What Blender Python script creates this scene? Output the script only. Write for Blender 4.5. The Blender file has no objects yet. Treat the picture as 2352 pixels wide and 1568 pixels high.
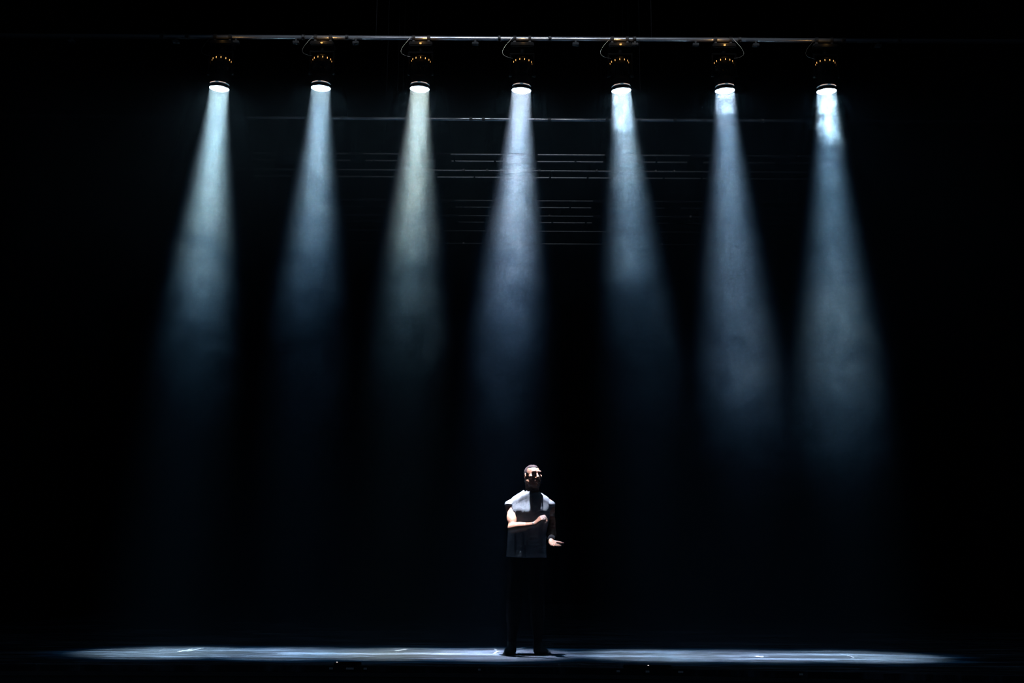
import bpy, bmesh, math, random
import numpy as np
from mathutils import Vector, Matrix, Quaternion

random.seed(7)
R = math.radians
SC = bpy.context.scene
COL = SC.collection

# ------------------------------------------------------------------ camera, world, exposure
FPX, PITCH, ROLL, CAM_Z = 2600.0, R(11.4), 0.0058, 0.80
cam_data = bpy.data.cameras.new('camera'); cam = bpy.data.objects.new('camera', cam_data); COL.objects.link(cam)
cam_data.sensor_width = 36.0; cam_data.lens = FPX / 2352 * 36.0
cam_data.clip_start = 0.1; cam_data.clip_end = 200
CAM_R = Matrix.Rotation(math.pi / 2 + PITCH, 3, 'X') @ Matrix.Rotation(ROLL, 3, 'Z')
cam.matrix_world = Matrix.Translation((0, 0, CAM_Z)) @ CAM_R.to_4x4()
SC.camera = cam

w = bpy.data.worlds.new('world'); SC.world = w; w.use_nodes = True
w.node_tree.nodes['Background'].inputs[0].default_value = (0.42, 0.66, 1.0, 1)
w.node_tree.nodes['Background'].inputs[1].default_value = 0.020

SC.view_settings.view_transform = 'Standard'; SC.view_settings.look = 'None'
SC.view_settings.exposure = 0.0; SC.view_settings.gamma = 1.0; SC.view_settings.use_curve_mapping = False
SC.cycles.use_denoising = True
SC.cycles.denoising_input_passes = 'RGB'
SC.cycles.volume_bounces = 0
SC.cycles.max_bounces = 4
SC.cycles.diffuse_bounces = 1
SC.cycles.volume_step_rate = 0.6
SC.cycles.adaptive_threshold = 0.01
SC.cycles.adaptive_min_samples = 32
SC.cycles.sample_clamp_indirect = 2.0


def P(px, py, Y):
    """world point where the photograph's pixel (px, py) meets the upright plane y = Y"""
    d = CAM_R @ Vector(((px - 1176) / FPX, -(py - 784) / FPX, -1.0))
    return Vector((0, 0, CAM_Z)) + d * (Y / d.y)


def PZ(px, py, z):
    d = CAM_R @ Vector(((px - 1176) / FPX, -(py - 784) / FPX, -1.0))
    return Vector((0, 0, CAM_Z)) + d * ((z - CAM_Z) / d.z)


# the seven lamps: lens centre pixel, a pixel on the beam's axis lower down, colour, power, depth tilt
LAMP_Y = 11.20
LAMPS = [
    # px, py, axis px at py=600, colour, power
    (503.5, 203.5, 470, (0.72, 0.92, 1.0), 1.0),
    (737.0, 202.5, 718, (0.68, 0.85, 1.0), 0.85),
    (964.0, 204.5, 946, (0.90, 0.95, 0.88), 0.95),
    (1197.5, 208.0, 1178, (0.80, 0.84, 1.0), 1.45),
    (1427.0, 208.5, 1453, (0.76, 0.88, 1.0), 0.95),
    (1665.0, 208.5, 1682, (0.74, 0.84, 1.0), 0.9),
    (1898.5, 210.0, 1914, (0.72, 0.88, 1.0), 0.9),
]
LENS_R = 0.104
BEAM_W = 29.0          # watts of the brightest kind of beam
SPREAD = R(18.0)
TILT_Y = 0.020         # the heads lean upstage by this slope
LAMP_POS, LAMP_DIR = [], []
for i, (px, py, ax, colr, pw) in enumerate(LAMPS):
    a = P(px, py, LAMP_Y)
    b = P(ax, 600, LAMP_Y + 0.07)
    d = (b - a); d.y = -d.z * TILT_Y; d.normalize()
    LAMP_POS.append(a); LAMP_DIR.append(d)
    la = bpy.data.lights.new('beam_light', 'AREA'); la.shape = 'DISK'; la.size = LENS_R * 1.96
    la.spread = SPREAD; la.energy = BEAM_W * pw; la.color = colr
    lo = bpy.data.objects.new('beam_light', la); COL.objects.link(lo)
    lo.location = a + d * 0.012
    lo.rotation_euler = (-d).to_track_quat('Z', 'Y').to_euler()
    # the lens's stray light: wider, bluer and weak
    sp = bpy.data.lights.new('stray_light', 'SPOT'); sp.energy = 680.0 * pw; sp.color = (0.06, 0.42, 0.90)
    sp.spot_size = R(25); sp.spot_blend = 1.0; sp.shadow_soft_size = 0.09
    so = bpy.data.objects.new('stray_light', sp); COL.objects.link(so)
    so.location = a + d * 0.02; so.rotation_euler = lo.rotation_euler

# added row of unseen spots above the frame, put in to light the rigging
for k in range(12):
    px = 590 + k * 113
    sp = bpy.data.lights.new('rig_fill_spot', 'SPOT'); sp.energy = 30 - 0.45 * (k - 5.5) ** 2; sp.color = (0.80, 0.88, 1.0)
    sp.spot_size = R(64); sp.spot_blend = 1.0; sp.shadow_soft_size = 0.04
    so = bpy.data.objects.new('rig_fill_spot', sp); COL.objects.link(so)
    so.location = (P(px, 85, LAMP_Y).x, 10.05, 6.72)
    so.rotation_euler = Vector((0, -1, -0.03)).to_track_quat('Z', 'Y').to_euler()


# ------------------------------------------------------------------ helpers
def mat(name, color, rough=0.6, metal=0.0, emit=None, estr=0.0, spec=0.5):
    m = bpy.data.materials.new(name); m.use_nodes = True
    b = m.node_tree.nodes['Principled BSDF']
    b.inputs['Base Color'].default_value = (*color, 1)
    b.inputs['Roughness'].default_value = rough
    b.inputs['Metallic'].default_value = metal
    b.inputs['Specular IOR Level'].default_value = spec
    if emit:
        b.inputs['Emission Color'].default_value = (*emit, 1)
        b.inputs['Emission Strength'].default_value = estr
    return m


def nd(m, kind, **kw):
    n = m.node_tree.nodes.new(kind)
    for k, v in kw.items():
        if k.startswith('i_'):
            n.inputs[k[2:].replace('_', ' ')].default_value = v
        else:
            setattr(n, k, v)
    return n


def lk(m, a, b):
    m.node_tree.links.new(a, b)


def grain(m, scale, c0, c1, stretch=(1, 1, 1), bump=0.0, detail=6, rough=None):
    """colour mottling and fine relief from noise"""
    b = m.node_tree.nodes['Principled BSDF']
    tc = nd(m, 'ShaderNodeTexCoord'); mp = nd(m, 'ShaderNodeMapping'); mp.inputs['Scale'].default_value = stretch
    n = nd(m, 'ShaderNodeTexNoise'); n.inputs['Scale'].default_value = scale; n.inputs['Detail'].default_value = detail
    cr = nd(m, 'ShaderNodeValToRGB')
    cr.color_ramp.elements[0].position = 0.35; cr.color_ramp.elements[0].color = (*c0, 1)
    cr.color_ramp.elements[1].position = 0.68; cr.color_ramp.elements[1].color = (*c1, 1)
    lk(m, tc.outputs['Object'], mp.inputs['Vector']); lk(m, mp.outputs['Vector'], n.inputs['Vector'])
    lk(m, n.outputs['Fac'], cr.inputs['Fac']); lk(m, cr.outputs['Color'], b.inputs['Base Color'])
    if bump:
        bp = nd(m, 'ShaderNodeBump'); bp.inputs['Strength'].default_value = 1.0; bp.inputs['Distance'].default_value = bump
        lk(m, n.outputs['Fac'], bp.inputs['Height']); lk(m, bp.outputs['Normal'], b.inputs['Normal'])
    return n


def obj(name, mesh, m=None, parent=None, smooth=False):
    if isinstance(mesh, bmesh.types.BMesh):
        me = bpy.data.meshes.new(name); mesh.to_mesh(me); mesh.free(); mesh = me
    o = bpy.data.objects.new(name, mesh); COL.objects.link(o)
    if m is not None and len(mesh.materials) == 0:
        mesh.materials.append(m)
    if smooth:
        mesh.polygons.foreach_set('use_smooth', [True] * len(mesh.polygons))
    if parent is not None:
        o.parent = parent
    return o


def empty(name, loc, label, cat, group=None):
    o = bpy.data.objects.new(name, None); COL.objects.link(o); o.location = loc; o.empty_display_size = 0.1
    return tag(o, label, cat, group)


def tag(o, label=None, cat=None, group=None, kind=None):
    if label: o['label'] = label
    if cat: o['category'] = cat
    if group: o['group'] = group
    if kind: o['kind'] = kind
    return o


def box(bm, c, s, bevel=0.0, rot=None):
    mtx = Matrix.Translation(c) @ (rot.to_4x4() if rot else Matrix.Identity(4)) @ Matrix.Diagonal((*s, 1))
    r = bmesh.ops.create_cube(bm, size=1.0, matrix=mtx)
    if bevel:
        es = list({e for v in r['verts'] for e in v.link_edges})
        bmesh.ops.bevel(bm, geom=es, offset=bevel, segments=2, affect='EDGES')
    return bm


def tube(bm, a, b, r, seg=16, r2=None, caps=True):
    a, b = Vector(a), Vector(b); d = b - a; L = d.length
    mtx = Matrix.Translation((a + b) / 2) @ d.to_track_quat('Z', 'Y').to_matrix().to_4x4()
    bmesh.ops.create_cone(bm, cap_ends=caps, segments=seg, radius1=r, radius2=r if r2 is None else r2, depth=L, matrix=mtx)
    return bm


def lathe(bm, prof, seg=40, a0=0.0, a1=2 * math.pi):
    """prof: (radius, z) pairs, turned about z"""
    full = abs((a1 - a0) - 2 * math.pi) < 1e-6
    n = seg if full else seg + 1
    rings = [[bm.verts.new((r * math.cos(a0 + (a1 - a0) * k / seg), r * math.sin(a0 + (a1 - a0) * k / seg), z)) for k in range(n)] for r, z in prof]
    for i in range(len(rings) - 1):
        for k in range(seg):
            k2 = (k + 1) % n
            bm.faces.new((rings[i][k], rings[i][k2], rings[i + 1][k2], rings[i + 1][k]))
    return bm


def curve_tube(bm, pts, r, seg=6):
    for a, b in zip(pts[:-1], pts[1:]):
        tube(bm, a, b, r, seg)
    return bm


def BM():
    return bmesh.new()


# ------------------------------------------------------------------ haze
def haze_material(name, build):
    m = bpy.data.materials.new(name); m.use_nodes = True
    nt = m.node_tree; nt.nodes.clear()
    out = nt.nodes.new('ShaderNodeOutputMaterial')
    sc = nt.nodes.new('ShaderNodeVolumeScatter'); sc.inputs['Color'].default_value = (0.74, 0.91, 1.0, 1)
    sc.inputs['Anisotropy'].default_value = 0.0
    nt.links.new(sc.outputs['Volume'], out.inputs['Volume'])
    den = build(m)
    if isinstance(den, tuple):      # thin haze coloured bluer to paint in the camera's blue shadow tone
        den, thick = den
        mx = nt.nodes.new('ShaderNodeMix'); mx.data_type = 'RGBA'
        mx.inputs[6].default_value = (0.30, 0.62, 1.0, 1); mx.inputs[7].default_value = (0.80, 0.94, 1.0, 1)
        nt.links.new(thick, mx.inputs[0]); nt.links.new(mx.outputs[2], sc.inputs['Color'])
    nt.links.new(den, sc.inputs['Density'])
    return m


def math_node(m, op, a, b=None, c=None):
    n = nd(m, 'ShaderNodeMath', operation=op)
    for i, v in enumerate((a, b, c)):
        if v is None: continue
        if isinstance(v, (int, float)): n.inputs[i].default_value = v
        else: lk(m, v, n.inputs[i])
    return n.outputs[0]


def curve_of_x(m, X, pts, lo, hi):
    """a value that varies across the stage: pts are (x in metres, value), lo..hi the range the curve covers"""
    n = nd(m, 'ShaderNodeFloatCurve'); c = n.mapping.curves[0]
    P_ = [((x + 4) / 8, (v - lo) / (hi - lo)) for x, v in pts]
    while len(c.points) < len(P_): c.points.new(0.5, 0.5)
    for q, (a_, b_) in zip(c.points, P_): q.location = (a_, b_)
    n.mapping.update()
    lk(m, math_node(m, 'DIVIDE', math_node(m, 'ADD', X, 4.0), 8.0), n.inputs['Value'])
    return math_node(m, 'ADD', math_node(m, 'MULTIPLY', n.outputs[0], hi - lo), lo)


def stage_haze(m):
    geo = nd(m, 'ShaderNodeNewGeometry'); sx = nd(m, 'ShaderNodeSeparateXYZ'); lk(m, geo.outputs['Position'], sx.inputs[0])
    X, Z = sx.outputs['X'], sx.outputs['Z']
    n1 = nd(m, 'ShaderNodeTexNoise'); n1.inputs['Scale'].default_value = 1.5; n1.inputs['Detail'].default_value = 3
    n1.inputs['Roughness'].default_value = 0.6; n1.inputs['Distortion'].default_value = 0.8
    lk(m, geo.outputs['Position'], n1.inputs['Vector'])
    n2 = nd(m, 'ShaderNodeTexNoise'); n2.inputs['Scale'].default_value = 3.2; n2.inputs['Detail'].default_value = 3
    n2.inputs['Distortion'].default_value = 1.5; lk(m, geo.outputs['Position'], n2.inputs['Vector'])
    # height at which the haze layer thins out, and how thick it is, across the stage
    zc = curve_of_x(m, X, ((-4, 3.75), (-2.93, 3.78), (-1.91, 4.05), (-0.92, 3.78), (0.09, 3.62), (1.09, 4.0), (2.13, 3.3), (3.14, 3.3), (4, 3.3)), 3.0, 4.2)
    amp = curve_of_x(m, X, ((-4, 0.9), (-2.93, 1.0), (-1.91, 0.80), (-0.92, 0.90), (0.09, 0.76), (1.09, 0.66), (2.13, 0.52), (3.14, 0.36), (4, 0.4)), 0.0, 1.2)
    wob = math_node(m, 'MULTIPLY', math_node(m, 'SUBTRACT', n1.outputs['Fac'], 0.5), 2.6)
    u = math_node(m, 'DIVIDE', math_node(m, 'ADD', math_node(m, 'SUBTRACT', Z, zc), wob), 0.34)
    lg = math_node(m, 'DIVIDE', 1.0, math_node(m, 'ADD', 1.0, math_node(m, 'EXPONENT', math_node(m, 'MULTIPLY', u, -1.0))))
    up = math_node(m, 'ADD', math_node(m, 'MULTIPLY', Z, 0.14), 0.25)          # denser towards the rig
    d = math_node(m, 'MULTIPLY', math_node(m, 'MULTIPLY', lg, amp), up)
    d = math_node(m, 'MULTIPLY', d, math_node(m, 'ADD', math_node(m, 'MULTIPLY', n2.outputs['Fac'], 1.2), 0.4))
    # two drifting clouds on the right
    for cx, cz, rr, k in ((3.30, 3.05, 0.80, 0.40), (2.35, 2.95, 0.65, 0.20)):
        dx = math_node(m, 'MULTIPLY', math_node(m, 'SUBTRACT', X, cx), 1.1); dz = math_node(m, 'SUBTRACT', Z, cz)
        r2 = math_node(m, 'ADD', math_node(m, 'MULTIPLY', dx, dx), math_node(m, 'MULTIPLY', dz, dz))
        gs = math_node(m, 'EXPONENT', math_node(m, 'DIVIDE', r2, -rr * rr))
        gs = math_node(m, 'MULTIPLY', gs, math_node(m, 'MAXIMUM', math_node(m, 'SUBTRACT', math_node(m, 'MULTIPLY', n2.outputs['Fac'], 3.2), 0.8), 0.0))
        d = math_node(m, 'ADD', d, math_node(m, 'MULTIPLY', gs, k))
    # the plume hangs around the row of lamps and thins out up- and downstage
    yy = math_node(m, 'DIVIDE', math_node(m, 'SUBTRACT', sx.outputs['Y'], LAMP_Y + 0.05), 0.95)
    fall = math_node(m, 'MAXIMUM', math_node(m, 'SUBTRACT', 1.0, math_node(m, 'POWER', math_node(m, 'ABSOLUTE', yy), 3.0)), 0.0)
    th = math_node(m, 'MINIMUM', math_node(m, 'MULTIPLY', d, 1.25), 1.0)
    return math_node(m, 'MULTIPLY', math_node(m, 'ADD', math_node(m, 'MULTIPLY', d, 0.062), 0.0009), fall), th


HZ_TOP = min(v.z for v in LAMP_POS) + 0.004
b = box(BM(), (0, LAMP_Y + 0.05, (HZ_TOP + 0.03) / 2), (10.5, 1.9, HZ_TOP - 0.03))
hz = obj('haze', b, haze_material('stage_haze', stage_haze))
tag(hz, 'thin theatre haze filling the air under the seven lamps', 'haze', kind='stuff')

# ------------------------------------------------------------------ setting
floor_m = mat('stage_floor', (0.05, 0.055, 0.06), rough=0.5, spec=0.35)


def floor_nodes(m):
    b = m.node_tree.nodes['Principled BSDF']
    tc = nd(m, 'ShaderNodeTexCoord')
    def noise(scale, st, detail=5):
        mp = nd(m, 'ShaderNodeMapping'); mp.inputs['Scale'].default_value = st
        n = nd(m, 'ShaderNodeTexNoise'); n.inputs['Scale'].default_value = scale; n.inputs['Detail'].default_value = detail
        n.inputs['Roughness'].default_value = 0.7
        lk(m, tc.outputs['Object'], mp.inputs['Vector']); lk(m, mp.outputs['Vector'], n.inputs['Vector'])
        return n.outputs['Fac']
    a = noise(1.0, (0.55, 7.0, 1)); c = noise(1.0, (4, 24, 1)); e = noise(1.0, (0.7, 1.8, 1), 3)
    s = math_node(m, 'ADD', math_node(m, 'MULTIPLY', a, 0.9), math_node(m, 'MULTIPLY', c, 0.8))
    s = math_node(m, 'ADD', s, math_node(m, 'MULTIPLY', e, 0.5))
    cr = nd(m, 'ShaderNodeValToRGB'); el = cr.color_ramp.elements
    el[0].position = 0.96 / 1.6; el[0].color = (0.006, 0.009, 0.013, 1)
    el[1].position = 1.30 / 1.6; el[1].color = (0.13, 0.17, 0.23, 1)
    q = cr.color_ramp.elements.new(1.10 / 1.6); q.color = (0.018, 0.025, 0.037, 1)
    lk(m, math_node(m, 'DIVIDE', s, 1.6), cr.inputs['Fac']); lk(m, cr.outputs['Color'], b.inputs['Base Color'])
    bp = nd(m, 'ShaderNodeBump'); bp.inputs['Distance'].default_value = 0.002; lk(m, c, bp.inputs['Height']); lk(m, bp.outputs['Normal'], b.inputs['Normal'])


floor_nodes(floor_m)
black_m = mat('black_paint', (0.012, 0.013, 0.015), rough=0.7, spec=0.2); grain(black_m, 9, (0.010, 0.011, 0.013), (0.016, 0.017, 0.019))
drape_m = mat('black_drape', (0.006, 0.006, 0.007), rough=0.95, spec=0.05); 
_t = nd(drape_m, 'ShaderNodeTexNoise'); _t.inputs['Scale'].default_value = 60     # nap of the cloth: sheen only
lk(drape_m, math_node(drape_m, 'ADD', math_node(drape_m, 'MULTIPLY', _t.outputs['Fac'], 0.15), 0.85), drape_m.node_tree.nodes['Principled BSDF'].inputs['Roughness'])
apron_m = mat('apron_paint', (0.08, 0.09, 0.1), rough=0.8, spec=0.2); grain(apron_m, 14, (0.07, 0.08, 0.09), (0.095, 0.105, 0.12))

edge_px = [(-260, 1525), (0, 1526), (300, 1526.5), (600, 1527.5), (850, 1529), (1100, 1531), (1350, 1533.5), (1600, 1537), (1950, 1544), (2352, 1554), (2600, 1561)]
edge = [PZ(x, y, 0.0) for x, y in edge_px]
edge = [Vector((-7.5, edge[0].y, 0))] + [e for e in edge if -7.4 < e.x < 7.4] + [Vector((7.5, edge[-1].y, 0))]
BACK = 28.0
bm = BM()
top = [bm.verts.new(e) for e in edge] + [bm.verts.new((7.5, BACK, 0)), bm.verts.new((-7.5, BACK, 0))]
bot = [bm.verts.new(v.co - Vector((0, 0, 0.05))) for v in top]
bm.faces.new(top); bm.faces.new(list(reversed(bot)))
for i in range(len(top)):
    j = (i + 1) % len(top); bm.faces.new((top[j], top[i], bot[i], bot[j]))
tag(obj('floor', bm, floor_m), 'scuffed black stage floor lit by the row of lamps', None, kind='structure')
# front of the stage: a rail, a shadow gap, then the face board
bm = BM()
for (z0, z1, off) in ((-0.055, -1.25, 0.03),):
    vs = [[bm.verts.new((e.x, e.y + off, z)) for e in edge] for z in (z0, z1)]
    for i in range(len(edge) - 1):
        bm.faces.new((vs[0][i], vs[0][i + 1], vs[1][i + 1], vs[1][i]))
obj('wall_front', bm, apron_m)['kind'] = 'structure'
bm = BM()
for i in range(len(edge) - 1):
    a, c = edge[i], edge[i + 1]
    q = [bm.verts.new((p.x, p.y + oy, z)) for p, oy, z in ((a, -0.004, -0.052), (c, -0.004, -0.052), (c, -0.004, -0.085), (a, -0.004, -0.085),
                                                        (a, 0.04, -0.052), (c, 0.04, -0.052), (c, 0.04, -0.085), (a, 0.04, -0.085))]
    for f in ((0, 3, 2, 1), (4, 5, 6, 7), (0, 1, 5, 4), (3, 7, 6, 2)):
        bm.faces.new([q[k] for k in f])
obj('trim_1', bm, apron_m)['kind'] = 'structure'
# auditorium floor in front of the stage
bm = box(BM(), (0, 2.0, -1.3), (15, 20, 0.1)); o = obj('floor', bm, black_m); tag(o, 'dark auditorium floor below the stage edge', None, kind='structure')


def drape(name, x0, y0, x1, y1, z0, z1, folds):
    bm = BM(); n = folds * 6; d = Vector((x1 - x0, y1 - y0, 0)); L = d.length; d.normalize(); nn = Vector((-d.y, d.x, 0))
    rows = []
    for z in (z0, z1):
        rows.append([bm.verts.new(Vector((x0, y0, z)) + d * L * k / n + nn * (0.09 * math.sin(k / 6 * 2 * math.pi) + 0.03 * math.sin(k * 1.7))) for k in range(n + 1)])
    for k in range(n):
        bm.faces.new((rows[0][k], rows[0][k + 1], rows[1][k + 1], rows[1][k]))
    o = obj(name, bm, drape_m, smooth=True); o['kind'] = 'structure'; return o


drape('wall_back', -7.5, 27.8, 7.5, 27.8, 0.0, 16.5, 60)
drape('wall_left', -7.3, 9.2, -7.3, 27.8, 0.0, 16.5, 60)
drape('wall_right', 7.3, 9.2, 7.3, 27.8, 0.0, 16.5, 60)

obj('ceiling', box(BM(), (0, 18.6, 16.55), (15.2, 18.8, 0.1)), drape_m)['kind'] = 'structure'

# ------------------------------------------------------------------ pipes and trusses
steel = mat('galvanised_pipe', (0.42, 0.44, 0.47), rough=0.27, metal=0.95); grain(steel, 22, (0.55, 0.58, 0.62), (0.75, 0.78, 0.82), (0.4, 1, 1))
cast = mat('cast_black', (0.018, 0.018, 0.02), rough=0.5)
plast = mat('grey_plastic', (0.045, 0.05, 0.055), rough=0.7)
PR = 0.0241


def ringbm(x, y, z, r, wdt, extra=None):
    bm = BM(); tube(bm, (x - wdt / 2, y, z), (x + wdt / 2, y, z), r, 20); return bm


def pipe(label, Y, py, x0, x1, couplers, name='rigging_pipe', tube_m=None, TR=PR, sockets=(), cross=False, dark_gaps=(), clips=()):
    c = P(1176, py, Y); z = c.z - PR * 0.8
    t = empty(name, (0, Y, z), label, 'pipe' if not cross else 'truss')
    xa, xb = P(x0, py, Y).x, P(x1, py, Y).x
    o = obj('tube', tube(BM(), (xa, 0, 0), (xb, 0, 0), TR, 24), tube_m or steel, t)
    o.data.polygons.foreach_set('use_smooth', [True] * len(o.data.polygons))
    gap = 0.0
    if cross:
        gap = cross
        o = obj('tube', tube(BM(), (xa, gap, 0), (xb, gap, 0), TR, 24), tube_m or steel, t)
        o.data.polygons.foreach_set('use_smooth', [True] * len(o.data.polygons))
        n = int((xb - xa) / 0.5); rung = None
        for k in range(n + 1):
            if rung is None:
                rung = obj('rung', tube(BM(), (0, 0, 0), (0, gap, 0), 0.012, 10), cast, t)
                r_ = rung
            else:
                r_ = rung.copy(); COL.objects.link(r_)
            r_.location = (xa + 0.02 + (xb - xa - 0.04) * k / n, 0, -0.003)
    hang = None
    for hx in (-4.4, -1.47, 1.47, 4.4):
        if not xa < hx < xb: continue
        if hang is None:
            hang = obj('lift_cable', tube(BM(), (0, gap / 2 if cross else 0, 0.0 if cross else PR), (0, gap / 2 if cross else 0, 16.45 - z), 0.003, 6), drape_m, t); q = hang
        else:
            q = hang.copy(); COL.objects.link(q)
        q.location = (hx, 0, 0)
    proto = None
    for cx in couplers:
        if proto is None:
            bm = ringbm(0, 0, 0, TR + 0.008, 0.034)
            box(bm, (0, -0.035, -0.004), (0.022, 0.02, 0.03), 0.003)
            proto = obj('coupler', bm, cast, t); q = proto
        else:
            q = proto.copy(); COL.objects.link(q)
        q.location = (P(cx, py, Y).x, 0, 0)
    for cx, wd in dark_gaps:  # black sleeves that make the dark gaps along the tubes
        xx = P(cx, py, Y).x; wm = wd / (FPX / (Y * 1.02))
        bm = BM(); tube(bm, (xx - wm / 2, 0, 0), (xx + wm / 2, 0, 0), TR + 0.010, 20)
        if cross:
            tube(bm, (xx - wm / 2, gap, 0), (xx + wm / 2, gap, 0), TR + 0.010, 20)
            box(bm, (xx, gap / 2, -0.01), (wm * 0.9, gap, 0.03), 0.004)
        obj('dark_section', bm, drape_m, t)
    sp = None
    for cx in sockets:
        if sp is None:
            bm = box(BM(), (0, -0.004, -0.062), (0.068, 0.05, 0.028), 0.004)
            box(bm, (0, 0, -0.035), (0.02, 0.03, 0.04))
            sp = obj('outlet_box', bm, plast, t); q = sp
        else:
            q = sp.copy(); COL.objects.link(q)
        q.location = (P(cx, py, Y).x, 0, 0)
    return t, z


PIPE_PY = 85
bright_m = mat('lit_aluminium', (0.85, 0.87, 0.92), rough=0.34, metal=0.92)  # lighter metal: the strong light on the front pipe is put into its colour
dark_m = mat('far_dimmed_steel', (0.10, 0.107, 0.115), rough=0.42, metal=0.95)  # darkest metal: light falloff on the farthest rigging painted into the colour
dimmed_m = mat('dimmed_steel', (0.24, 0.255, 0.27), rough=0.42, metal=0.95)  # darker metal: light falloff behind the front pipes painted into the colour
pipe('nearest and brightest horizontal pipe, carrying the seven lit lamps', LAMP_Y, PIPE_PY, -150, 2500,
     (372, 430, 697, 797, 1147, 1263, 1457, 1698, 1937, 2065), tube_m=bright_m, sockets=(166, 405, 543, 681, 818, 1092, 1322, 1458, 1597, 1735, 1873, 2015))
pipe('single grey pipe crossing just below the lamp lenses', 12.3, 271, -120, 2480,
     (347, 784, 1082, 1110, 1206, 1262, 1394, 1470, 1550, 1618, 1750))
pipe('upper twin-tube truss with broken sections, behind the beams', 13.35, 352, 380, 2080,
     (), name='lighting_truss', tube_m=dimmed_m, TR=0.015, cross=0.24, dark_gaps=((642, 34), (817, 36), (1016, 38), (1221, 30), (1409, 42), (1603, 38), (1806, 34)))
pipe('long unbroken twin-tube truss below the broken one', 14.0, 389, 200, 2240,
     (956, 1065, 1119, 1239, 1370, 1505, 1548, 1645), name='lighting_truss', tube_m=dimmed_m, TR=0.015, cross=0.26)
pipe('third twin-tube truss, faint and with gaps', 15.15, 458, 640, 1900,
     (), name='lighting_truss', tube_m=dark_m, TR=0.015, cross=0.30, dark_gaps=((850, 40), (1027, 36), (1206, 40), (1380, 38), (1551, 40), (1740, 40)))
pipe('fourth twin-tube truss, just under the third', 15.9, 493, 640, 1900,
     (1000, 1262, 1585), name='lighting_truss', tube_m=dark_m, TR=0.015, cross=0.32, dark_gaps=((842, 30), (1033, 40), (1220, 34), (1380, 36), (1560, 46)))
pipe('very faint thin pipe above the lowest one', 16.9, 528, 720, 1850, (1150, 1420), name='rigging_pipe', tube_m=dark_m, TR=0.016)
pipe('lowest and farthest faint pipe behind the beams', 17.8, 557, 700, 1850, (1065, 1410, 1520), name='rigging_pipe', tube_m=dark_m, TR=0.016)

# ------------------------------------------------------------------ the seven spotlights
body_m = mat('lamp_housing', (0.007, 0.007, 0.008), rough=0.55, spec=0.2)
lens_m = mat('lit_lens', (0.8, 0.8, 0.8), rough=0.2, emit=(0.50, 0.80, 1.0), estr=16.0)
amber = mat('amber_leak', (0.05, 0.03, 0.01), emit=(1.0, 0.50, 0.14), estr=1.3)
amber_dim = mat('amber_leak_dim', (0.05, 0.03, 0.01), emit=(1.0, 0.42, 0.12), estr=0.28)
leak_m = mat('front_leak', (0.05, 0.04, 0.03), emit=(1.0, 0.62, 0.45), estr=0.75)
bolt_m = mat('brass_bolt', (0.75, 0.62, 0.42), rough=0.3, metal=1.0)

bm = lathe(BM(), [(0.001, 0.018), (LENS_R * 0.6, 0.012), (LENS_R * 0.98, 0.0), (LENS_R * 0.98, 0.012), (0.001, 0.03)], 48)
LENS = bpy.data.meshes.new('lens'); bm.to_mesh(LENS); bm.free()
bm = lathe(BM(), [(LENS_R, -0.004), (LENS_R + 0.006, -0.004), (LENS_R + 0.008, 0.022), (LENS_R + 0.004, 0.026), (LENS_R - 0.002, 0.026), (LENS_R - 0.002, 0.0), (LENS_R, -0.004)], 48)
BEZEL = bpy.data.meshes.new('b'); bm.to_mesh(BEZEL); bm.free()
bm = lathe(BM(), [(LENS_R - 0.004, 0.045), (LENS_R - 0.002, 0.05), (LENS_R - 0.002, 0.13), (LENS_R - 0.012, 0.14), (LENS_R - 0.012, 0.2), (LENS_R - 0.002, 0.21),
                  (LENS_R - 0.002, 0.285), (LENS_R - 0.006, 0.29), (LENS_R - 0.006, 0.33), (LENS_R - 0.015, 0.345), (0.05, 0.36), (0.001, 0.362)], 48)
lathe(bm, [(LENS_R - 0.004, 0.045), (LENS_R - 0.02, 0.045), (LENS_R - 0.02, 0.0)], 48)
for k in range(16):
    a = k * math.tau / 16 + 0.1
    box(bm, ((LENS_R - 0.002) * math.cos(a), (LENS_R - 0.002) * math.sin(a), 0.17), (0.006, 0.008, 0.06), 0, Matrix.Rotation(a, 3, 'Z'))
HOUSING = bpy.data.meshes.new('h'); bm.to_mesh(HOUSING); bm.free()
bm = box(BM(), (0, 0, 0), (0.005, 0.007, 0.019), 0.0015)
VENT = bpy.data.meshes.new('v'); bm.to_mesh(VENT); bm.free()
bm = lathe(BM(), [(LENS_R + 0.001, 0.0), (LENS_R + 0.004, 0.001), (LENS_R + 0.004, 0.004), (LENS_R + 0.001, 0.005), (LENS_R + 0.001, 0.0)], 12, 0, R(42))
SLOT = bpy.data.meshes.new('s'); bm.to_mesh(SLOT); bm.free()
for me in (LENS,): me.materials.append(lens_m)
for me in (BEZEL, HOUSING): me.materials.append(body_m)
for me in (LENS, BEZEL, HOUSING): me.polygons.foreach_set('use_smooth', [True] * len(me.polygons))
SLOT.materials.append(leak_m)
bm = BM()
for s in (-1, 1):
    box(bm, (s * (LENS_R + 0.02), 0, 0.11), (0.018, 0.05, 0.24), 0.005)
    tube(bm, (s * (LENS_R - 0.01), 0, 0), (s * (LENS_R + 0.035), 0, 0), 0.022, 20)
box(bm, (0, 0, 0.232), (2 * LENS_R + 0.058, 0.06, 0.02), 0.005)
YOKE = bpy.data.meshes.new('y'); bm.to_mesh(YOKE); bm.free(); YOKE.materials.append(body_m)
bm = BM()
tube(bm, (0, 0, -0.02), (0, 0, 0.0), 0.035, 20)
box(bm, (0, 0, 0.025), (0.25, 0.16, 0.05), 0.01)
BASE = bpy.data.meshes.new('ba'); bm.to_mesh(BASE); bm.free(); BASE.materials.append(body_m)
bm = BM()
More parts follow.
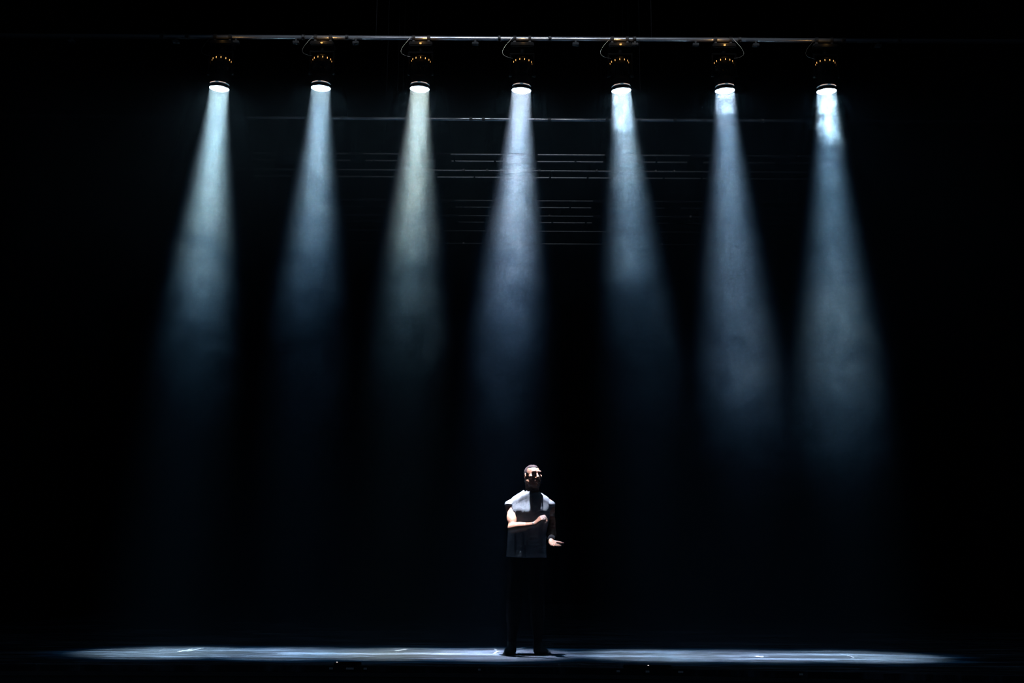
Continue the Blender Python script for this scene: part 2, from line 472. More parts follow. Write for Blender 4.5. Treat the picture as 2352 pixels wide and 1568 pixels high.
tube(bm, (-0.016, 0, 0), (0.016, 0, 0), PR + 0.009, 20)
box(bm, (0, 0, -0.045), (0.026, 0.03, 0.05), 0.004)
CLAMP = bpy.data.meshes.new('c'); bm.to_mesh(CLAMP); bm.free(); CLAMP.materials.append(cast)

GLOW = [0.25, 1.0, 1.0, 0.35, 1.0, 0.9, 0.3]
LABELS = [
    'leftmost of the seven lit spotlights, its lens tipped down to the left',
    'lit spotlight second from the left, under an amber-lit stretch of pipe',
    'lit spotlight third from the left, casting the warmest greenish-grey beam',
    'lit middle spotlight hanging straight above the performer',
    'lit spotlight third from the right, with curling smoke under its lens',
    'lit spotlight second from the right, with a small smoke wisp at its lens',
    'rightmost of the seven lit spotlights, with the thickest white smoke in its beam']
for i, (a, d) in enumerate(zip(LAMP_POS, LAMP_DIR)):
    pz = P(1176, PIPE_PY, LAMP_Y).z - PR * 0.8 + (P(LAMPS[i][0], PIPE_PY, LAMP_Y).z - P(1176, PIPE_PY, LAMP_Y).z) * 0
    t = empty('stage_spotlight', (a.x, LAMP_Y, a.z), LABELS[i], 'spotlight', 'lit spotlights in a row on the pipe')
    zx = -d; xx = (Vector((1, 0, 0)) - zx * zx.x).normalized(); yx = zx.cross(xx)
    q = Matrix((xx, yx, zx)).transposed().to_quaternion()
    piv = -d * 0.17          # yoke axis, in the thing's frame
    h = obj('housing', HOUSING, None, t); h.rotation_mode = 'QUATERNION'; h.rotation_quaternion = q
    l = obj('lens', LENS, None, h); l.location = (0, 0, 0.004); l['label'] = 'glowing white lens'
    obj('bezel', BEZEL, None, h)
    for ang in (R(219), R(279)):
        s = obj('light_slot', SLOT, None, h); s.location = (0, 0, 0.036); s.rotation_euler = (0, 0, ang); s['label'] = 'thin slot leaking warm light'
    jit = random.random() * R(30)
    for k in range(12):
        an = k * math.tau / 12 + jit
        v = obj('vent', VENT if i % 2 == 0 else VENT, None, h)
        v.location = ((LENS_R - 0.006) * math.cos(an), (LENS_R - 0.006) * math.sin(an), 0.312); v.rotation_euler = (0, 0, an)
        v['label'] = 'amber glowing vent slot'
        if len(VENT.materials) == 0: VENT.materials.append(amber)
    y = obj('yoke', YOKE, None, t); y.location = piv
    bz = pz - a.z - 0.12
    ba = obj('base', BASE, None, t); ba.location = (piv.x, 0, bz)
    # neck between yoke and base
    nk = obj('swivel', tube(BM(), (piv.x, 0, piv.z + 0.24), (piv.x, 0, bz + 0.0), 0.03, 20), body_m, t)
    for s in (-0.08, 0.08):
        c = obj('clamp', CLAMP, None, t); c.location = (piv.x + s, 0, pz - a.z)
    if GLOW[i] > 0.5:  # amber reflection on the base, added as a small glowing part
        il = obj('amber_glint', lathe(BM(), [(0.001, -0.012), (0.010, -0.010), (0.012, 0.0), (0.001, 0.0)], 16), amber, t, True)
        il.location = (piv.x, -0.082, bz + 0.025); il['label'] = 'small glowing spot for an amber reflection on the base'
    # safety cable
    s = random.choice((-1, 1))
    pts = []
    for k in range(13):
        u = k / 12
        pts.append(Vector((piv.x + s * (0.10 + 0.11 * math.sin(u * math.pi)), -0.03, (pz - a.z) * (1 - u) + (piv.z + 0.18) * u - 0.05 * math.sin(u * math.pi))))
    obj('safety_cable', curve_tube(BM(), pts, 0.0022), mat('steel_wire', (0.2, 0.18, 0.16), rough=0.3, metal=1.0) if i == 0 else bpy.data.materials['steel_wire'], t)
    # lamp light that leaks from the back of the head on to the mount
    pl = bpy.data.lights.new('leak_light', 'POINT'); pl.color = (1.0, 0.55, 0.16); pl.energy = 0.22 * GLOW[i]; pl.shadow_soft_size = 0.01
    po = bpy.data.objects.new('leak_light', pl); COL.objects.link(po); po.location = (a.x + piv.x + 0.01, LAMP_Y - 0.11, pz - 0.055)


# ------------------------------------------------------------------ smoke puffs
def puff(loc, axis, top_r, bot_r, L, dens, seed, scale, label, cut):
    """a smoke body of its own: a leaning, flared column with a swirling density"""
    def build(m):
        tc = nd(m, 'ShaderNodeTexCoord')
        off = nd(m, 'ShaderNodeVectorMath', operation='ADD'); off.inputs[1].default_value = (seed * 3.1, seed * 1.7, seed)
        stx = nd(m, 'ShaderNodeMapping'); stx.inputs['Scale'].default_value = (1.0, 0.22, 1.0)     # smoke sheets drift front to back
        lk(m, tc.outputs['Object'], stx.inputs['Vector']); lk(m, stx.outputs['Vector'], off.inputs[0])
        n0 = nd(m, 'ShaderNodeTexNoise'); n0.inputs['Scale'].default_value = scale * 0.5; n0.inputs['Detail'].default_value = 2
        lk(m, off.outputs[0], n0.inputs['Vector'])
        ad = nd(m, 'ShaderNodeVectorMath', operation='MULTIPLY_ADD'); ad.inputs[1].default_value = (0.9, 0.9, 0.9)
        lk(m, n0.outputs['Color'], ad.inputs[0]); lk(m, off.outputs[0], ad.inputs[2])
        n = nd(m, 'ShaderNodeTexNoise'); n.inputs['Scale'].default_value = scale; n.inputs['Detail'].default_value = 4
        n.inputs['Distortion'].default_value = 2.6
        lk(m, ad.outputs[0], n.inputs['Vector'])
        sx = nd(m, 'ShaderNodeSeparateXYZ'); lk(m, tc.outputs['Object'], sx.inputs[0])
        # z runs 0 (lens) .. L (bottom); ragged slanted bottom edge
        u = math_node(m, 'DIVIDE', sx.outputs['Z'], L)
        u = math_node(m, 'ADD', u, math_node(m, 'MULTIPLY', sx.outputs['X'], cut))
        u = math_node(m, 'ADD', u, math_node(m, 'MULTIPLY', math_node(m, 'SUBTRACT', n.outputs['Fac'], 0.5), 0.9))
        mr = nd(m, 'ShaderNodeMapRange'); mr.interpolation_type = 'SMOOTHSTEP'; lk(m, u, mr.inputs['Value'])
        mr.inputs['From Min'].default_value = 0.68; mr.inputs['From Max'].default_value = 0.73
        mr.inputs['To Min'].default_value = 1.0; mr.inputs['To Max'].default_value = 0.0
        f = nd(m, 'ShaderNodeMapRange'); lk(m, n.outputs['Fac'], f.inputs['Value'])
        f.inputs['From Min'].default_value = 0.44; f.inputs['From Max'].default_value = 0.56
        f.inputs['To Min'].default_value = 0.06; f.inputs['To Max'].default_value = 1.0
        return math_node(m, 'MULTIPLY', math_node(m, 'MULTIPLY', mr.outputs[0], f.outputs[0]), dens)
    m = haze_material('smoke', build)
    m.cycles.volume_step_rate = 0.5
    bm = lathe(BM(), [(0.001, 0.0), (top_r, 0.0), (bot_r, L), (0.001, L)], 28)
    o = obj('smoke_puff', bm, m); o.location = loc; xx = (Vector((1, 0, 0)) - axis * axis.x).normalized()
    o.rotation_euler = Matrix((xx, axis.cross(xx), axis)).transposed().to_euler()
    tag(o, label, 'smoke', kind='stuff')
    return o


def beam_pt(i, dist): return LAMP_POS[i] + LAMP_DIR[i] * dist


puff(beam_pt(4, 0.02), LAMP_DIR[4], 0.13, 0.24, 0.60, 0.140, 1.0, 6.0, 'curling white smoke right under the lens third from the right', 0.0)
puff(beam_pt(5, 0.02), LAMP_DIR[5], 0.13, 0.20, 0.34, 0.13, 2.0, 8.0, 'small white smoke wisp under the lens second from the right', 0.0)
puff(beam_pt(6, 0.02), LAMP_DIR[6], 0.13, 0.26, 0.74, 0.190, 3.0, 6.0, 'thick bright smoke column under the rightmost lens', -1.1)

#MAN#
# ------------------------------------------------------------------ the performer
class Field:
    """a signed distance field sampled on a grid; shapes are blended in and the surface is read off at the end"""
    def __init__(s, lo, hi, h):
        s.h = h; s.lo = np.array(lo, np.float32); s.n = [int(math.ceil((hi[k] - lo[k]) / h)) + 1 for k in range(3)]
        s.ax = [s.lo[k] + h * np.arange(s.n[k], dtype=np.float32) for k in range(3)]
        s.F = np.full(s.n, 1.0, np.float32)

    def block(s, lo, hi):
        sl = []
        for k in range(3):
            a = max(0, int(math.floor((lo[k] - s.lo[k]) / s.h))); b = min(s.n[k], int(math.ceil((hi[k] - s.lo[k]) / s.h)) + 1)
            sl.append(slice(a, max(a, b)))
        return tuple(sl)

    def put(s, fn, lo, hi, k=0.0, op='add', m=0.04):
        sl = s.block([v - m for v in lo], [v + m for v in hi])
        X, Y, Z = np.meshgrid(s.ax[0][sl[0]], s.ax[1][sl[1]], s.ax[2][sl[2]], indexing='ij', sparse=True)
        d = fn(X, Y, Z); A = s.F[sl]
        if op == 'add':
            if k:
                hh = np.clip(0.5 + 0.5 * (A - d) / k, 0, 1); A[:] = A * (1 - hh) + d * hh - k * hh * (1 - hh)
            else: np.minimum(A, d, out=A)
        else:
            d = -d
            if k:
                hh = np.clip(0.5 - 0.5 * (A - d) / k, 0, 1); A[:] = A * (1 - hh) + d * hh + k * hh * (1 - hh)
            else: np.maximum(A, d, out=A)

    def ell(s, c, r, k=0.02, op='add', M=None):
        """ellipsoid; M: 3x3 whose columns are its axes"""
        c = np.array(c, float); r = np.array(r, float)
        A = np.eye(3) if M is None else np.array(M, float)
        def fn(X, Y, Z):
            x, y, z = X - c[0], Y - c[1], Z - c[2]
            u = (x * A[0, 0] + y * A[1, 0] + z * A[2, 0]); v = (x * A[0, 1] + y * A[1, 1] + z * A[2, 1]); q = (x * A[0, 2] + y * A[1, 2] + z * A[2, 2])
            k0 = np.sqrt((u / r[0]) ** 2 + (v / r[1]) ** 2 + (q / r[2]) ** 2) + 1e-6
            k1 = np.sqrt((u / r[0] ** 2) ** 2 + (v / r[1] ** 2) ** 2 + (q / r[2] ** 2) ** 2) + 1e-6
            return (k0 * (k0 - 1) / k1).astype(np.float32)
        e = np.abs(A) @ r
        s.put(fn, c - e, c + e, k, op, 0.03 + k)

    def cap(s, a, b, ra, rb, k=0.02, op='add', flat=None):
        a = np.array(a, float); b = np.array(b, float); d = b - a; L2 = float(d @ d)
        def fn(X, Y, Z):
            t = np.clip(((X - a[0]) * d[0] + (Y - a[1]) * d[1] + (Z - a[2]) * d[2]) / L2, 0, 1)
            return (np.sqrt((X - a[0] - t * d[0]) ** 2 + (Y - a[1] - t * d[1]) ** 2 + (Z - a[2] - t * d[2]) ** 2) - (ra + (rb - ra) * t)).astype(np.float32)
        r = max(ra, rb); s.put(fn, np.minimum(a, b) - r, np.maximum(a, b) + r, k, op, 0.03 + k)

    def mesh(s, name):
        F = s.F; n = s.n; ins = F < 0
        c = np.zeros([v - 1 for v in n], np.uint8)
        for i in (0, 1):
            for j in (0, 1):
                for k in (0, 1):
                    c += ins[i:n[0] - 1 + i, j:n[1] - 1 + j, k:n[2] - 1 + k]
        cells = np.argwhere((c > 0) & (c < 8)); idx = np.full(c.shape, -1, np.int32); idx[tuple(cells.T)] = np.arange(len(cells))
        pos = np.zeros((len(cells), 3)); cnt = np.zeros(len(cells))
        co = [(i, j, k) for i in (0, 1) for j in (0, 1) for k in (0, 1)]
        for p in co:
            for axis in range(3):
                if p[axis]: continue
                q = list(p); q[axis] = 1
                A = F[tuple((cells + p).T)]; B = F[tuple((cells + q).T)]
                m = (A < 0) != (B < 0); t = A[m] / (A[m] - B[m])
                pt = (cells[m] + p).astype(float); pt[:, axis] += t
                pos[m] += pt; cnt[m] += 1
        pos /= cnt[:, None]; pos = pos * s.h + s.lo
        faces = []
        for axis in range(3):
            u, v = (axis + 1) % 3, (axis + 2) % 3
            a = [slice(None)] * 3; b = [slice(None)] * 3
            a[axis] = slice(0, n[axis] - 1); b[axis] = slice(1, n[axis])
            A = ins[tuple(a)]; B = ins[tuple(b)]
            for sign in (0, 1):
                e = np.argwhere((A & ~B) if sign == 0 else (~A & B))
                e = e[(e[:, u] > 0) & (e[:, v] > 0) & (e[:, u] < n[u] - 1) & (e[:, v] < n[v] - 1)]
                du = np.zeros(3, int); dv = np.zeros(3, int); du[u] = 1; dv[v] = 1
                q = [idx[tuple((e - o).T)] for o in (du * 0, du, du + dv, dv)]
                f = np.stack(q if sign == 0 else q[::-1], 1); faces.append(f)
        f = np.concatenate(faces)
        me = bpy.data.meshes.new(name)
        me.vertices.add(len(pos)); me.vertices.foreach_set('co', pos.astype(np.float32).ravel())
        me.loops.add(f.size); me.loops.foreach_set('vertex_index', f.astype(np.int32).ravel())
        me.polygons.add(len(f)); me.polygons.foreach_set('loop_start', np.arange(0, f.size, 4, dtype=np.int32))
        me.update(calc_edges=True); me.validate()
        me.polygons.foreach_set('use_smooth', [True] * len(me.polygons))
        return me


skin_m = mat('brown_skin', (0.34, 0.17, 0.11), rough=0.36, spec=0.5)
grain(skin_m, 60, (0.31, 0.150, 0.098), (0.37, 0.185, 0.125), bump=0.0006)
skin_m.node_tree.nodes['Principled BSDF'].inputs['Subsurface Weight'].default_value = 0.06
skin_m.node_tree.nodes['Principled BSDF'].inputs['Subsurface Radius'].default_value = (0.010, 0.004, 0.002)
hair_m = mat('cropped_hair', (0.05, 0.035, 0.033), rough=0.85, spec=0.12); grain(hair_m, 420, (0.016, 0.010, 0.010), (0.055, 0.038, 0.038), bump=0.001)
shirt_m = mat('grey_linen', (0.30, 0.32, 0.36), rough=0.9, spec=0.15)
grain(shirt_m, 16, (0.14, 0.15, 0.165), (0.25, 0.265, 0.29), (7.0, 7.0, 0.8), bump=0.004, detail=4)
trouser_m = mat('black_cotton', (0.010, 0.010, 0.011), rough=0.95, spec=0.08); grain(trouser_m, 40, (0.003, 0.003, 0.004), (0.007, 0.007, 0.008), (1, 1, 0.2), bump=0.003)
shoe_m = mat('dark_shoe', (0.022, 0.024, 0.024), rough=0.8, spec=0.15); grain(shoe_m, 30, (0.018, 0.02, 0.02), (0.03, 0.032, 0.032), bump=0.001)
band_m = mat('black_band', (0.006, 0.006, 0.007), rough=0.95, spec=0.08); silver = mat('silver', (0.8, 0.8, 0.8), rough=0.25, metal=1.0)
eye_m = mat('eyeball', (0.35, 0.33, 0.31), rough=0.2); iris_m = mat('iris', (0.02, 0.012, 0.008), rough=0.2); lip_m = mat('lip', (0.22, 0.08, 0.06), rough=0.45)

MAN_Y = 11.27
foot_px = PZ(1215, 1503, 0.0)
man = empty('person', (foot_px.x, foot_px.y, 0.0), 'man in a grey sleeveless top and black trousers, one forearm across his waist', 'person')


def joint_hand(f, wrist, knuckle_c, spread, seg, thumb, r=0.0088):
    """palm and five separate fingers. spread: vector between neighbouring knuckles; seg: list of three segment vectors (unit finger)"""
    wrist, kc, sp = map(np.array, (wrist, knuckle_c, spread))
    lens = (0.96, 1.06, 1.0, 0.80)
    for i in range(4):
        kn = kc + sp * (i - 1.5)
        f.cap(wrist + sp * (i - 1.5) * 0.55, kn, 0.016, 0.0115, 0.012)
    for i in range(4):
        p = kc + sp * (i - 1.5)
        fan = sp * (i - 1.5) * 0.16
        for j, sv in enumerate(seg):
            q = p + np.array(sv) * lens[i] + fan * (0.5 if j == 0 else 0.2)
            rr = r * (1.0 - 0.10 * j); f.cap(p, q, rr, rr * 0.92, 0.003); p = q
    p = wrist + sp * -1.2
    for j, sv in enumerate(thumb):
        q = p + np.array(sv); rr = (0.0165, 0.0115, 0.0095)[j]; f.cap(p, q, rr, rr * 0.85, 0.006); p = q


# joints, in metres from the ground point between the feet (x to picture right, y away, z up)
SH_R, EL_R, WR_R = (-0.180, -0.005, 1.415), (-0.168, -0.165, 1.195), (0.050, -0.325, 1.225)
SH_L, EL_L, WR_L = (0.196, 0.01, 1.415), (0.222, 0.075, 1.165), (0.208, -0.140, 1.082)

f = Field((-0.36, -0.46, 0.0), (0.36, 0.20, 1.86), 0.0042)
f.ell((-0.03, 0.0, 0.95), (0.155, 0.098, 0.13)); f.ell((-0.02, 0.0, 1.1), (0.134, 0.088, 0.17), 0.05)
f.ell((0.005, 0.0, 1.31), (0.170, 0.112, 0.17), 0.05)
for s in (-1, 1):
    f.ell((0.008 + s * 0.078, -0.072, 1.365), (0.085, 0.045, 0.062), 0.03)
    f.cap((0.018 + s * 0.045, 0.015, 1.515), (0.01 + s * 0.165, 0.01, 1.445), 0.046, 0.046, 0.03)
f.cap((0.016, 0.010, 1.45), (0.030, -0.036, 1.64), 0.064, 0.057, 0.03)
for s in (-1, 1): f.cap((0.016 + s * 0.035, -0.03, 1.47), (0.030 + s * 0.055, -0.028, 1.63), 0.015, 0.016, 0.02)
# arms
for SH, EL, WR, s in ((SH_R, EL_R, WR_R, -1), (SH_L, EL_L, WR_L, 1)):
    SH, EL, WR = map(np.array, (SH, EL, WR)); U = EL - SH; W = WR - EL
    f.ell(SH + np.array((s * 0.002, -0.005, -0.015)), (0.056, 0.062, 0.080), 0.03)
    f.cap(SH, EL, 0.050, 0.040, 0.02)
    ud = U / np.linalg.norm(U); front = np.cross(ud, (1, 0, 0)); front = front / np.linalg.norm(front)
    if front[1] > 0: front = -front
    side = np.cross(ud, front); M = np.stack((side, front, ud), 1)
    f.ell(SH + U * 0.60 + front * 0.016, (0.050, 0.044, 0.088), 0.014, M=M)
    f.ell(SH + U * 0.52 - front * 0.022, (0.044, 0.036, 0.095), 0.02, M=M)
    f.cap(EL, WR, 0.041, 0.026, 0.02)
    wd = W / np.linalg.norm(W); a2 = np.cross(wd, (0, 0, 1)); a2 /= np.linalg.norm(a2); a3 = np.cross(wd, a2); M2 = np.stack((a2, a3, wd), 1)
    f.ell(EL + W * 0.26 + np.array((0, -0.006, 0.004)), (0.046, 0.043, 0.085), 0.03, M=M2)
# hands
joint_hand(f, (0.058, -0.330, 1.235), (0.108, -0.372, 1.283), (0.004, -0.0165, -0.011),
           ((0.040, 0.004, 0.010), (0.016, -0.006, -0.026), (-0.012, -0.004, -0.018)),
           ((0.030, -0.004, 0.022), (0.032, -0.012, 0.000), (0.022, -0.012, -0.014)))
joint_hand(f, (0.212, -0.158, 1.068), (0.232, -0.222, 1.040), (-0.0185, -0.008, -0.0015),
           ((0.016, -0.040, -0.005), (0.012, -0.024, -0.004), (0.008, -0.018, -0.007)),
           ((0.040, -0.022, -0.006), (0.030, -0.016, -0.004), (0.022, -0.014, -0.004)))
# legs and feet
LEGS = (((-0.105, 0.0, 0.90), (-0.150, -0.012, 0.50), (-0.164, 0.012, 0.085), (-0.160, 0.035, 0.042), (-0.226, -0.130, 0.026)),
        ((0.048, 0.0, 0.90), (0.080, -0.012, 0.50), (0.086, 0.012, 0.085), (0.080, 0.035, 0.042), (0.185, -0.100, 0.026)))
for hip, kn, an, heel, toe in LEGS:
    f.cap(hip, kn, 0.085, 0.055, 0.03); f.ell(tuple(np.array(kn) * 0.62 + np.array(an) * 0.38 + np.array((0, 0.022, 0))), (0.052, 0.052, 0.13), 0.03)
    f.cap(kn, an, 0.052, 0.036, 0.02); f.cap(an, heel, 0.034, 0.030, 0.02); f.cap(heel, toe, 0.028, 0.020, 0.02)
# head
HC = Vector((0.034, -0.050, 1.712))
HM = (Matrix.Rotation(R(24), 3, 'Z') @ Matrix.Rotation(R(-3), 3, 'X'))      # turned to picture right, chin a little up
HN = np.array(HM)


def H(x, y, z): return tuple(HC + HM @ Vector((x, y, z)))


f.ell(H(0, 0.018, 0.026), (0.076, 0.096, 0.083), 0.02, M=HN)
f.ell(H(0, -0.022, -0.030), (0.062, 0.073, 0.082), 0.02, M=HN)
f.ell(H(0, -0.050, -0.092), (0.036, 0.036, 0.028), 0.03, M=HN)
for s in (-1, 1):
    f.cap(H(s * 0.058, 0.0, -0.055), H(s * 0.022, -0.062, -0.100), 0.020, 0.018, 0.025)
    f.ell(H(s * 0.047, -0.066, -0.016), (0.021, 0.020, 0.016), 0.02, M=HN)
f.cap(H(-0.034, -0.082, 0.030), H(0.034, -0.082, 0.030), 0.0165, 0.0165, 0.014)
for s in (-1, 1):
    f.ell(H(s * 0.031, -0.097, 0.006), (0.020, 0.018, 0.013), 0.010, 'sub', M=HN)
    f.ell(H(s * 0.031, -0.074, 0.005), (0.014, 0.013, 0.013), 0.004, M=HN)
f.cap(H(0, -0.090, 0.016), H(0, -0.116, -0.026), 0.0085, 0.0125, 0.010)
for s in (-1, 1): f.ell(H(s * 0.0135, -0.102, -0.031), (0.010, 0.011, 0.009), 0.008, M=HN)
f.ell(H(0, -0.074, -0.064), (0.034, 0.026, 0.026), 0.02, M=HN)
f.ell(H(0, -0.099, -0.059), (0.025, 0.009, 0.0065), 0.008, M=HN); f.ell(H(0, -0.097, -0.075), (0.021, 0.010, 0.0075), 0.008, M=HN)
f.ell(H(0, -0.108, -0.067), (0.026, 0.012, 0.0022), 0.003, 'sub', M=HN)
for s in (-1, 1):
    em = np.array(HM @ Matrix.Rotation(R(s * 22), 3, 'Z'))
    f.ell(H(s * 0.079, 0.012, -0.008), (0.010, 0.021, 0.033), 0.008, M=em)
    f.ell(H(s * 0.089, 0.006, -0.004), (0.006, 0.012, 0.020), 0.005, 'sub', M=em)
body = obj('body', f.mesh('body'), skin_m, man)
# eyes, lips, hair, earrings
for s in (-1, 1):
    bm = BM(); bmesh.ops.create_uvsphere(bm, u_segments=20, v_segments=14, radius=0.0118, matrix=Matrix.Translation(Vector(H(s * 0.031, -0.0775, 0.005))))
    e = obj('eye', bm, eye_m, man, True)
    bm = BM(); bmesh.ops.create_uvsphere(bm, u_segments=16, v_segments=10, radius=0.0058, matrix=Matrix.Translation(Vector(H(s * 0.031, -0.0845, 0.004))))
    obj('iris', bm, iris_m, e, True)
    bm = BM()
    for q in ((0.0015, -0.044), (0.003, -0.051), (-0.001, -0.064)):
        bmesh.ops.create_uvsphere(bm, u_segments=12, v_segments=8, radius=0.0042, matrix=Matrix.Translation(Vector(H(s * 0.086, q[0], q[1]))))
    obj('earring', bm, silver, man, True)
g = Field((-0.08, -0.18, 1.62), (0.16, 0.12, 1.86), 0.003)
g.ell(H(0, 0.018, 0.026), (0.0795, 0.0995, 0.0865), 0, M=HN)
def hairline(X, Y, Z):
    # inside (negative) where there is no hair: in front of and below a slanting plane through the hairline and the nape
    x, y, z = X - HC.x, Y - HC.y, Z - HC.z
    ly = x * HM[0][1] + y * HM[1][1] + z * HM[2][1]; lz = x * HM[0][2] + y * HM[1][2] + z * HM[2][2]; lx = x * HM[0][0] + y * HM[1][0] + z * HM[2][0]
    a = 0.045 + ly; b_ = lz - 0.083
    front = np.where(ly < -0.02, lz - 0.078 + 0.35 * (ly + 0.02) * 0, 1.0)
    temple = (ly * 0.9 + 0.03) + 0.0 * lz
    keep = np.maximum(np.minimum(ly + 0.012, lz + 0.055), lz - 0.077)
    return keep.astype(np.float32)


g.put(hairline, (-0.08, -0.18, 1.62), (0.16, 0.12, 1.86), 0.0, 'sub', 0)
obj('hair', g.mesh('hair'), hair_m, man)['label'] = 'closely cropped dark hair'

# sleeveless top: a shell with neck, arm and hem openings
g = Field((-0.31, -0.22, 0.84), (0.31, 0.22, 1.64), 0.004)
prof = [(0.86, -0.030, 0.197, 0.140), (0.95, -0.029, 0.191, 0.137), (1.08, -0.022, 0.181, 0.130), (1.22, -0.010, 0.188, 0.128), (1.33, 0.004, 0.200, 0.138), (1.41, 0.008, 0.206, 0.128), (1.64, 0.012, 0.21, 0.11)]
def soften(zs, vs):
    zz = np.linspace(0.80, 1.70, 181); v = np.interp(zz, zs, vs); k = np.hanning(17); k /= k.sum()
    return zz, np.convolve(np.pad(v, 8, 'edge'), k, 'valid')


pz, pc, pa, pb = map(np.array, zip(*prof)); pz_, pc = soften(pz, pc); pa = soften(pz, pa)[1]; pb = soften(pz, pb)[1]; pz = pz_
py_ = soften((0.86, 1.10, 1.25, 1.37, 1.45), (0.004, 0.006, 0.004, -0.014, 0.0))[1]


def torso(X, Y, Z):
    z = np.broadcast_to(Z, np.broadcast_shapes(X.shape, Y.shape, Z.shape))
    c = np.interp(Z, pz, pc); a = np.interp(Z, pz, pa); b_ = np.interp(Z, pz, pb)
    x, y = X - c, Y - np.interp(Z, pz, py_)
    th = np.arctan2(y, x)
    lowf = np.clip((1.42 - Z) / 0.4, 0, 1)
    fold = 0.0060 * np.sin(9 * th + 2.2 * np.sin(3 * Z)) * (0.5 + 0.4 * lowf) + 0.0032 * np.sin(17 * th - 2.5 * Z + 1.3) + 0.0018 * np.sin(31 * th + 6 * Z)
    r = (np.abs(x / a) ** 2.5 + np.abs(y / b_) ** 2.5) ** (1 / 2.5)
    d = (r - 1) * np.minimum(a, b_) - fold
    # shoulder slope closes the top
    top = Z - (1.618 - 0.62 * np.abs(X - 0.010) - 0.9 * np.clip(np.abs(X - 0.010) - 0.18, 0, 1) - 2.2 * (Y - 0.02) ** 2)
    top = top * 0.88 - 0.0012 * np.sin(X * 260 + 40 * Y)
    k = 0.035; hh = np.clip(0.5 - 0.5 * (d - top) / k, 0, 1)
    return (d * (1 - hh) + top * hh + k * hh * (1 - hh)).astype(np.float32) + 0 * z


g.put(torso, (-0.31, -0.22, 0.84), (0.31, 0.22, 1.64), 0, 'add', 0)
for s in (-1, 1): # the cap of cloth that stands out over each shoulder
    g.ell((0.006 + s * 0.208, -0.004, 1.432), (0.042, 0.078, 0.040), 0.02)
inner = g.F + 0.009
g.F = np.maximum(g.F, -inner)
hem = lambda X, Y, Z: (Z - (0.905 + 0.010 * np.sin(6 * X + 1.0) + 0.09 * np.abs(X + 0.03) - 0.06 * (X + 0.03)) + 0 * X * Y).astype(np.float32)
g.put(hem, (-0.31, -0.22, 0.84), (0.31, 0.22, 1.64), 0, 'sub', 0)
g.ell((0.024, -0.030, 1.580), (0.074, 0.092, 0.088), 0, 'sub')
for s in (-1, 1):
    g.ell((0.006 + s * 0.236, -0.014, 1.330), (0.054, 0.078, 0.098), 0.004, 'sub')
obj('sleeveless_top', g.mesh('sleeveless_top'), shirt_m, man)['label'] = 'crumpled light grey sleeveless top'
# trousers
g = Field((-0.30, -0.18, 0.03), (0.25, 0.2, 1.05), 0.0055)
g.ell((-0.03, 0.0, 0.96), (0.165, 0.110, 0.12), 0.03)
for n_, (hip, kn, an, heel, toe) in enumerate(LEGS):
    g.cap((hip[0] * 0.95, 0, 0.88), kn, 0.098, 0.070, 0.035); g.cap(kn, (an[0], an[1], 0.105), 0.070, 0.037, 0.03)
    g.ell((kn[0], 0.02, 0.36), (0.066, 0.068, 0.16), 0.03)
    for q in range(5): g.ell((an[0], -0.004, 0.09 + 0.030 * q), (0.038 + 0.0016 * q, 0.042, 0.012), 0.01)
g.put(lambda X, Y, Z: (Z - 1.0 + 0 * X * Y).astype(np.float32) * -1, (-0.3, -0.18, 0.03), (0.25, 0.2, 1.05), 0, 'sub', 0)
obj('trousers', g.mesh('trousers'), trouser_m, man)['label'] = 'plain black trousers'
# shoes
for hip, kn, an, heel, toe in LEGS:
    g = Field((min(heel[0], toe[0]) - 0.07, -0.22, 0.0), (max(heel[0], toe[0]) + 0.07, 0.12, 0.16), 0.004)
    g.F[:] = 1
    hl, to = np.array(heel), np.array(toe)
    g.cap(hl, hl * 0.45 + to * 0.55 + np.array((0, 0, 0.0)), 0.034, 0.034, 0.02); g.cap(hl * 0.5 + to * 0.5, to, 0.036, 0.024, 0.02)
    g.cap((an[0], an[1], 0.115), (heel[0], heel[1] - 0.02, 0.05), 0.041, 0.036, 0.02); g.cap((an[0], an[1], 0.10), tuple(hl * 0.4 + to * 0.6), 0.034, 0.030, 0.03)
    g.put(lambda X, Y, Z: (Z - 0.006 + 0 * X * Y).astype(np.float32), (-1, -1, 0), (1, 1, 0.16), 0, 'sub', 0)
    o = obj('shoe', g.mesh('shoe'), shoe_m, man); o.location.z = -0.004
    lc = (hl + to) / 2; L = float(np.linalg.norm(to - hl)); an_ = math.atan2(to[1] - hl[1], to[0] - hl[0])
    obj('sole', box(BM(), (lc[0], lc[1], 0.006), (L + 0.062, 0.070, 0.010), 0.004, Matrix.Rotation(an_, 3, 'Z')), mat('sole', (0.01, 0.01, 0.01)) if 'sole' not in bpy.data.materials else bpy.data.materials['sole'], o)
# bands
EL, WR = np.array(EL_L), np.array(WR_L); W = WR - EL
bm = BM(); tube(bm, EL + W * 0.72, EL + W * 1.02, 0.0375, 28, 0.0325)
obj('wristband', bm, band_m, man, True)['label'] = 'black wristband on the lowered arm'
EL, WR = np.array(EL_R), np.array(WR_R); W = WR - EL
bm = BM(); tube(bm, EL + W * 0.955, EL + W * 1.0, 0.0300, 28, 0.0295)
obj('bracelet', bm, silver, man, True)['label'] = 'thin pale bracelet on the raised arm'

# ------------------------------------------------------------------ small things on the floor and at the stage edge
tape_m = mat('pale_tape', (0.55, 0.57, 0.6), rough=0.6); grain(tape_m, 60, (0.20, 0.21, 0.24), (0.34, 0.36, 0.40))
dim_m = mat('dim_tape', (0.7, 0.72, 0.75), rough=0.7)


